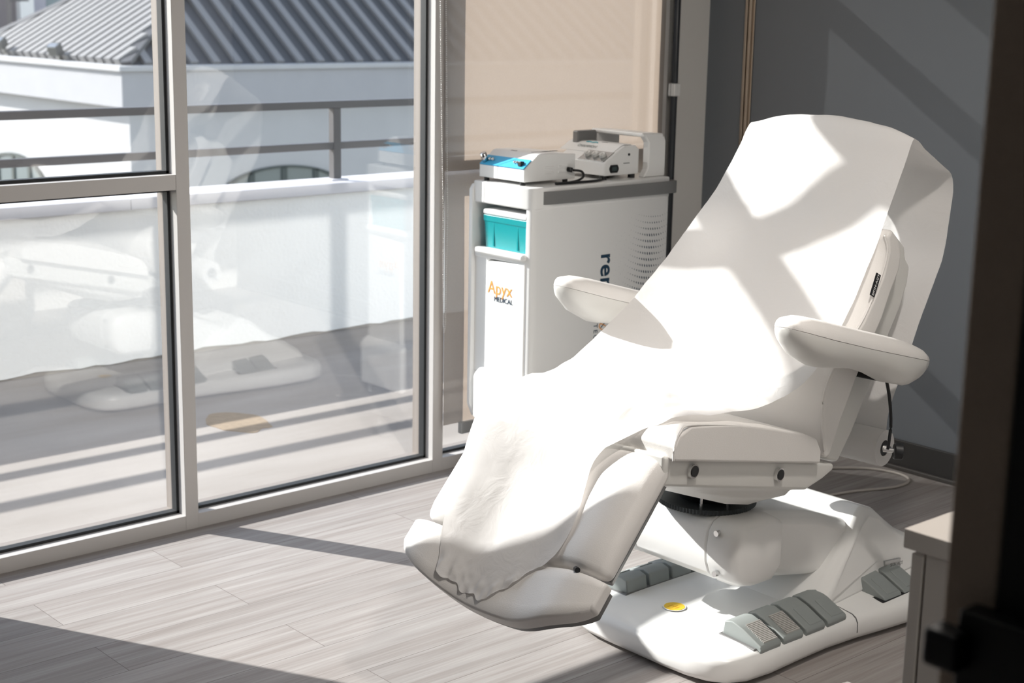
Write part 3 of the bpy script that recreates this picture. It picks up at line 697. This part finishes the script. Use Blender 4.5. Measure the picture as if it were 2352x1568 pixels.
CR_ = [0, 0, 0, 0, 0, -.004, 0, .02, .035, .040, .040, .032, .014, .004, -.006, -.012, -.016, -.018, -.016, -.010, -.002, .006, .014, .020, .022, .014]
pn, pf, pc = smoothpath(NE, 5), smoothpath(FE, 5), smoothpath([(c, 0, 0) for c in CR_], 5)
LT = [(.03, -.135, .250), (.07, -.115, .243), (.12, -.118, .234), (.17, -.130, .222), (.22, -.138, .208), (.27, -.132, .194), (.31, -.115, .182), (.345, -.098, .170), (.375, -.080, .160), (.40, -.060, .152), (.425, -.04, .14)]
lt = smoothpath(LT, 6)
NV = 52; bm = bmesh.new(); rows = []
def wrinkle(s, t, z): return .0035*noise.noise((s*9, t*9+3, z*6))+.0018*noise.noise((s*30, t*24, z*26))
for i in range(len(pn)):
    row = []; a, b = pn[max(i-1, 0)], pn[min(i+1, len(pn)-1)]; a2, b2 = pf[max(i-1, 0)], pf[min(i+1, len(pf)-1)]
    f = i/(len(pn)-1)
    for j in range(NV+1):
        v = j/NV; c = 2*v-1; p = pn[i].lerp(pf[i], v); d = (b-a).lerp(b2-a2, v); d = Vector((d.x, d.y)).normalized()
        s, z, t = p; h = pc[i].x*(1-c*c)+wrinkle(s, t, z)*(1+2.2*sstep(.80, 1, f))
        fold = sstep(.84, 1, f)*(.010*noise.noise((s*5+2, t*11, 1.7))+.004*noise.noise((s*16, t*30, 4)))
        row.append(bm.verts.new((s+d.y*(h+fold), t+.003*noise.noise((s*7, z*7, v)), z-d.x*(h+fold))))
    rows.append(row)
for i, q in enumerate(lt):
    f = i/(len(lt)-1); row = []
    for j in range(NV+1):
        v = j/NV; t = lerp(q.y, q.z, v); end = sstep(.70, 1, f)
        # torn end: short at the near edge, longest left of the middle, crumpled
        tear = .010*noise.noise((t*60, 2, 0))+.018*noise.noise((t*19, 9, 0))
        lmax = interp([(-.14, .318), (-.08, .338), (-.03, .385), (.02, .425), (.06, .418), (.12, .405), (.2, .385)], t)+tear
        l = q.x*lerp(1, lmax/.425, sstep(.45, 1, f)); x, z = legsurf(l, t, 0)
        fold = (.006*(1-f)+.004)+.006*(1-sstep(0, .35, f))*noise.noise((.6+l*5, t*11, 3))+.0016*noise.noise((l*14, t*26, 1))
        fold += end*(.012*abs(noise.noise((t*32, l*14, 7)))+.006*noise.noise((t*70, l*40, 2)))
        lift = .014*(1-sstep(0, .3, f))
        row.append(bm.verts.new((x+LN.x*(fold+lift), t, z+LN.y*(fold+lift))))
    rows.append(row)
for i in range(len(rows)-1):
    for j in range(NV): bm.faces.new((rows[i][j], rows[i][j+1], rows[i+1][j+1], rows[i+1][j]))
put('sheet', bm, M['paper'], ep, smooth=True)

# true proportions of the upper chair and its paper (leg part a little shorter, far side drawn slightly forward)
def proportion(p):
    s, t, z = p
    return Vector((.022+.926*s-.068*t+.028*s*t-.025*s*s, t, -.012+.043*s+.005*t+1.007*z-.011*s*t-.027*s*z-.001*s*s-.003*t*z))
bpy.context.view_layer.update()
for top in (chair, ep):
    inv = top.matrix_world.inverted()
    for o in top.children_recursive:
        q = o
        while q.parent and q is not base: q = q.parent
        if q is base: continue
        m = inv @ o.matrix_world; mi = m.inverted()
        if o.type == 'MESH':
            for v in o.data.vertices: v.co = mi @ proportion(m @ v.co)
        elif o.type == 'FONT':
            m.translation = proportion(m.translation); pm = inv @ o.parent.matrix_world; o.matrix_local = pm.inverted() @ m
mb = base.matrix_local.copy()
for o in list(base.children):
    ml = mb @ o.matrix_local; o.parent = chair; o.matrix_local = ml
bpy.data.objects.remove(base)

# ------------------------------------------------------------------ white cord on the floor behind the chair
o = put('power_cord', tube(smoothpath([(3.55, 3.05, .005), (3.9, 3.28, .005), (4.2, 3.25, .005), (4.326, 3.183, .005), (4.449, 3.085, .005), (4.486, 2.979, .005), (4.449, 2.905, .005), (4.343, 2.892, .005), (4.14, 2.965, .005), (3.95, 2.96, .005), (3.75, 2.75, .005)], 10), .0048, n=8), M['cord'], smooth=True)
thing(o, 'pale cord looped on the dark floor behind the chair', 'cord')

# ------------------------------------------------------------------ low cabinet at the right
cb = thing(empty('cabinet', (1.853, .66, 0)), 'white laminate base cabinet with a pale worktop, at the lower right', 'cabinet')
put('worktop', B(0, 1.2, 0, .552, .832, .862), M['cabinet'], cb, bevel=.002)
put('carcass', B(.006, 1.19, 0, .515, .0, .830), M['cabinet'], cb, bevel=.001)
for i in range(2):
    d = put('door', B(.006+i*.593, .594+i*.593, .520, .540, .08, .826), M['cabinet'], cb, bevel=.002)
    put('handle', cyl((.53+i*.14, .565, .62), (.53+i*.14, .565, .76), .005, 10), M['steel'], d, smooth=True)

# ------------------------------------------------------------------ equipment cart
CX, CY = 3.29, 3.62
ct = thing(empty('equipment_cart', (CX, CY, 0)), 'tall white equipment cart with grey bumper and printed side before the blind', 'cart')
bm = bmesh.new()
box(bm, .235, .635, .012, .285, .20, 1.018); put('body', bm, M['plastic'], ct, bevel=.008)
# near side wall with its rounded front edge
bm = prism([(.0, .018), (.004, .006), (.014, 0), (.03, -.003), (.10, -.004), (.635, -.004), (.645, .002), (.645, .02), (.02, .026), (.0, .026)], 'z', .18, .982)
side = put('side_panel', bm, M['plastic'], ct, smooth=False, bevel=.003)
bm = prism([(-.012, .26), (-.012, 1.0), (0, 1.018), (.62, 1.018), (.64, 1.0), (.64, .20), (.05, .20), (.008, .215)], 'y', .283, .300); put('side_panel', bm, M['plastic'], ct, bevel=.004)
bm = prism([(-.004, .27), (-.004, .02), (.004, .004), (.02, -.006), (.635, -.006), (.65, .004), (.65, .29), (0, .29)], 'z', .958, 1.030); put('top', bm, M['plastic'], ct, bevel=.006)
bm = bmesh.new()
prof = [(.046, -.0075), (.07, -.013), (.10, -.016), (.55, -.018), (.66, -.018), (.672, -.010), (.676, .01), (.676, .08)]
loft([[(x, y, .974), (x+(.004 if x > .6 else 0), y+.008, .974), (x, y+.008, 1.016), (x, y, 1.016)] for x, y in prof], bm)
put('bumper', bm, M['bumper'], ct, bevel=.004, angle=50)
bm = bmesh.new(); box(bm, .0, .24, .018, .284, .775, .806); put('shelf', bm, M['plastic'], ct, bevel=.004)
bm = bmesh.new(); box(bm, -.02, .02, .02, .262, .790, .812); put('shelf_lip', bm, M['plastic'], ct, bevel=.010, seg=4)
fd = put('front_panel', prism([(.022, .38), (.215, .38), (.215, .755), (.20, .768), (.15, .772), (.07, .776), (.022, .78)], 'x', -.004, .06), M['plastic'], ct, bevel=.004)
put('front_filler', B(.004, .235, .215, .284, .38, .80), M['plastic'], ct, bevel=.002)
bm = prism([(-.03, .22), (-.03, .372), (-.02, .385), (.0, .40), (.1, .40), (.1, .22)], 'y', .0, .25); put('foot_cover', bm, M['plastic'], ct, bevel=.012, seg=4)
put('chassis', B(.0, .63, .02, .28, .10, .21), M['bumper'], ct, bevel=.01)
for cx_, cy_ in ((.06, .04), (.06, .26), (.58, .04), (.58, .26)):
    c = put('caster', cyl((cx_, cy_-.013, .045), (cx_, cy_+.013, .045), .045, 24), M['bumper'], ct, bevel=.004); put('fork', B(cx_-.012, cx_+.012, cy_-.02, cy_+.02, .075, .11), M['plastic'], c)
text('brand_lettering', 'Apyx', .060, M['orange'], ct, (-.0048, .205, .662), (R(90), 0, R(-90)), .0004, 1.0, sx=.98)
text('brand_lettering', 'MEDICAL', .0235, M['navy'], ct, (-.0048, .172, .637), (R(90), 0, R(-90)), .0004, 1.02, sx=.95)
text('logo_lettering', 'renuv', .088, M['navy'], ct, (.318, -.0045, .790), (R(90), R(90), 0), .0004, 1.06, bold=.0016)
text('logo_lettering', 'IC TECH', .026, M['navy'], ct, (.292, -.0045, .597), (R(90), R(90), 0), .0004, 1.35)
def stroke(name, pts, w, m):
    bm = bmesh.new(); P = smoothpath([(a, b, 0) for a, b in pts], 6) if len(pts) > 2 else [Vector((*p, 0)) for p in pts]; secs = []
    for i, p in enumerate(P):
        d = (P[min(i+1, len(P)-1)]-P[max(i-1, 0)]).normalized(); n_ = Vector((-d.y, d.x, 0))*w
        secs.append([(p.x+n_.x, -.0042, p.y+n_.y), (p.x+n_.x, -.0052, p.y+n_.y), (p.x-n_.x, -.0052, p.y-n_.y), (p.x-n_.x, -.0042, p.y-n_.y)])
    return put(name, loft(secs, bm), m, ct)
stroke('logo_mark', [(.322, .552), (.336, .562), (.352, .574), (.353, .568), (.349, .556), (.338, .545), (.325, .534)], .0014, M['navy'])
stroke('logo_mark', [(.348, .538), (.332, .546), (.322, .548), (.318, .541), (.322, .533), (.334, .526)], .0016, M['orange'])
bm = bmesh.new()
for j in range(17):
    for i in range(30):
        x = .634-.0115*i-.004*(j % 2); z = .897-.0215*j+1.9*max(0, .575-x)**2+.25*max(0, x-.60)
        r = .0036*math.exp(-((x-.572+.004*j)/.058)**2)*min(1, .4+j*.2)*(1 if x < .61 else .8)+.0006
        if z > .915 or z < .50 or x < .37 or (x < .45 and z > .87): continue
        if r < .0009 and (i+j) % 2: continue
        vs = [bm.verts.new((x+.62*r*cos(a*pi/5)-.3*r*sin(a*pi/5), -.00455, z+1.25*r*sin(a*pi/5))) for a in range(10)]; bm.faces.new(vs)
part(put('logo_pattern', bm, M['navy'], ct), 'printed halftone dots')

# teal storage box on the cart shelf
bx_ = thing(empty('storage_box', (3.30, 3.64, .8125)), 'teal plastic box with white lid in the cart shelf', 'box')
bm = bmesh.new(); secs = []
for z, k in ((0, .0), (.004, -.003), (.086, .006), (.088, .012), (.108, .013)):
    secs.append([(-.005-k*.4, .008-k*.5, z), (.19+k, .008-k*.5, z), (.19+k, .212+k*.5, z), (-.005-k*.4, .212+k*.5, z)])
loft(secs, bm); put('bin', bm, M['teal'], bx_, bevel=.006)
put('lid', B(-.012, .20, -.001, .220, .108, .128), M['plastic'], bx_, bevel=.008, seg=4)
for y in (.045, .165): put('rib', B(-.0075, -.002, y, y+.008, .006, .084), M['teal'], bx_, bevel=.002)

# blue-fronted unit on the cart
d1 = thing(empty('blue_front_unit', (3.305, 3.675, 1.030)), 'white desktop unit with a sky blue front panel, left on the cart', 'device')
L1, W1 = .228, .225
prof = [(0, .012), (0, .052), (.058, .098), (.068, .101), (.12, .101), (L1, .094), (L1, .012)]
put('body', prism(prof, 'y', 0, W1), M['plastic'], d1, bevel=.003)
bm = prism([(-.001, .0535), (.034, .081), (.0325, .083), (-.0025, .0555)], 'y', .004, W1-.004); put('front_panel', bm, M['cyan'], d1)
for y in (.05, .062, .17, .185):
    p = put('switch', cyl((.016, y, .066), (.010, y, .076), .0042, 12), M['chrome'], d1, smooth=True)
put('rocker_switch', B(.002, .018, .020, .036, .062, .0775), M['black'], d1, bevel=.002).rotation_euler = (0, 0, 0)
k = put('dial', cyl((.012, .205, .064), (-.002, .205, .092), .011, 18), M['chrome'], d1, smooth=True); part(k, 'chrome dial')
put('label_strip', B(.072, .080, .125, .15, .1009, .1018), M['greyprint'], d1)
put('lid_seam', B(.085, .20, .06, .0615, .0995, .1018), M['greyprint'], d1)
for x in (.09, .15):
    for z in (.035, .052): put('vent', B(x, x+.04, -.0025, .001, z, z+.007), M['plastic'], d1, bevel=.002)
for x, y in ((.012, .02), (.012, .20), (.2, .02), (.2, .2)): put('foot', cyl((x, y, 0), (x, y, .013), .009, 14), M['black'], d1)
put('plug', cyl((.19, -.001, .045), (.20, -.016, .043), .008, 12), M['black'], d1, smooth=True)
# white unit with dials behind it
d2 = thing(empty('dial_unit', (3.650, 3.655, 1.030)), 'white desktop unit with three dials and a small counter, by the grey-white handle', 'device')
L2, W2 = .165, .235
prof = [(0, .014), (0, .060), (.085, .108), (.098, .112), (.148, .112), (L2, .098), (L2, .014)]
put('body', prism(prof, 'y', 0, W2), M['plastic'], d2, bevel=.004)
put('lid', prism([(.042, .0860), (.086, .1110), (.100, .1150), (.140, .1150), (.140, .1135), (.10, .1135), (.0865, .1095), (.042, .0845)], 'y', .012, W2+.03), M['plastic'], d2)
sl_ = math.atan2(.048, .085)
pnl = put('dial_panel', B(-.030, .030, -.062, .062, 0, .002), M['silver'], d2, bevel=.002); pnl.location = (.026, .070, .0752); pnl.rotation_euler = (0, -sl_, 0)
for y in (-.036, 0, .036):
    kn = put('dial', cyl((0, y, .001), (0, y, .013), .0125, 20), M['plastic_warm'], pnl, bevel=.002); put('pointer', B(-.013, .001, y-.0025, y+.0025, .012, .018), M['plastic_warm'], kn)
ctr = put('counter', prism([(.022, .040), (.028, .050), (.058, .050), (.064, .040), (.064, .034), (.058, .024), (.028, .024), (.022, .034)], 'y', -.004, .002), M['black'], d2); put('counter_display', B(.032, .055, -.0048, -.0038, .030, .045), M['lcd'], ctr)
put('slot', B(.090, .118, -.0012, .001, .052, .0545), M['greyprint'], d2)
put('key_lock', cyl((.115, .001, .082), (.115, -.002, .082), .0045, 12), M['black'], d2)
for x, y in ((.014, .02), (.014, .21), (.15, .02), (.15, .21)): put('foot', cyl((x, y, 0), (x, y, .015), .012, 16), M['black'], d2)
tl = math.atan2(.025, .044)
text('lettering', 'CHAMPION', .0185, mat('faded_grey_print', (.33, .35, .35), .5), d2, (.060, .200, .0985), (R(0), -R(30), R(-90)), .0003, sx=.95).rotation_euler = (R(30), 0, R(-90))
bm = bmesh.new(); pts = smoothpath([(.088, .18, .1135), (.090, .165, .1148), (.087, .15, .1130), (.090, .135, .1148), (.088, .125, .1135)], 6); put('swoosh', tube(pts, .002, bm, 6), M['teal_print'], d2)
put('label_strip', B(.100, .108, .095, .118, .1149, .1157), M['greyprint'], d2)
# arched white carry handle at the back of the cart
ha = thing(empty('handle_arch', (3.83, 3.645, 1.030)), 'white boxy arch standing on the back of the cart', 'handle')
put('near_leg', prism([(0, 0), (.108, 0), (.108, .122), (.100, .138), (.084, .146), (-.006, .150), (.022, .118), (.022, .03)], 'y', 0, .03), M['plastic'], ha, bevel=.006)
put('bridge', prism([(-.010, .138), (.094, .134), (.094, .148), (-.010, .153)], 'y', .0, .255), M['plastic'], ha, bevel=.006)
put('far_leg', prism([(0, 0), (.108, 0), (.108, .13), (.094, .14), (-.006, .15)], 'y', .225, .255), M['plastic'], ha, bevel=.006)
put('dark_panel', B(-.10, -.008, .226, .255, .100, .148), M['bumper'], ha, bevel=.006)
# black mains lead across the cart top
o = put('mains_lead', tube(smoothpath([(3.505, 3.655, 1.073), (3.535, 3.648, 1.068), (3.545, 3.648, 1.052), (3.53, 3.652, 1.040), (3.49, 3.650, 1.0345), (3.42, 3.648, 1.0345), (3.46, 3.640, 1.0345), (3.60, 3.640, 1.0345), (3.70, 3.70, 1.0345), (3.86, 3.80, 1.0345)], 8), .0042, n=8), M['black'], smooth=True)
thing(o, 'black mains lead lying on the cart between the two units', 'cable')

# sunlight thrown back onto the balcony by the storefront panes (mirror image of the sun in the window plane)
gd = bpy.data.lights.new('sun_glint', 'SUN'); gl = bpy.data.objects.new('sun_glint', gd); C.objects.link(gl)
gl.rotation_euler = Vector((sv.x, -sv.y, sv.z)).to_track_quat('-Z', 'Y').to_euler(); gl.location = (0, 3, 5)
gd.energy = sd.energy*.15; gd.angle = R(.9); gd.color = sd.color
rc = bpy.data.collections.new('lit_by_glint'); bc = bpy.data.collections.new('shades_glint')
for o in bpy.data.objects:
    if o.name.split('.')[0] in ('parapet_wall', 'parapet_cap', 'balcony_floor', 'trim_4', 'dirt_patch', 'top_rail', 'mid_rail', 'post'): rc.objects.link(o)
    if o.name.split('.')[0] in ('frame', 'gasket', 'wall_left', 'wall_header', 'wall_corner', 'trim_3', 'parapet_wall', 'parapet_cap', 'top_rail', 'mid_rail', 'post'): bc.objects.link(o)
gl.light_linking.receiver_collection = rc; gl.light_linking.blocker_collection = bc
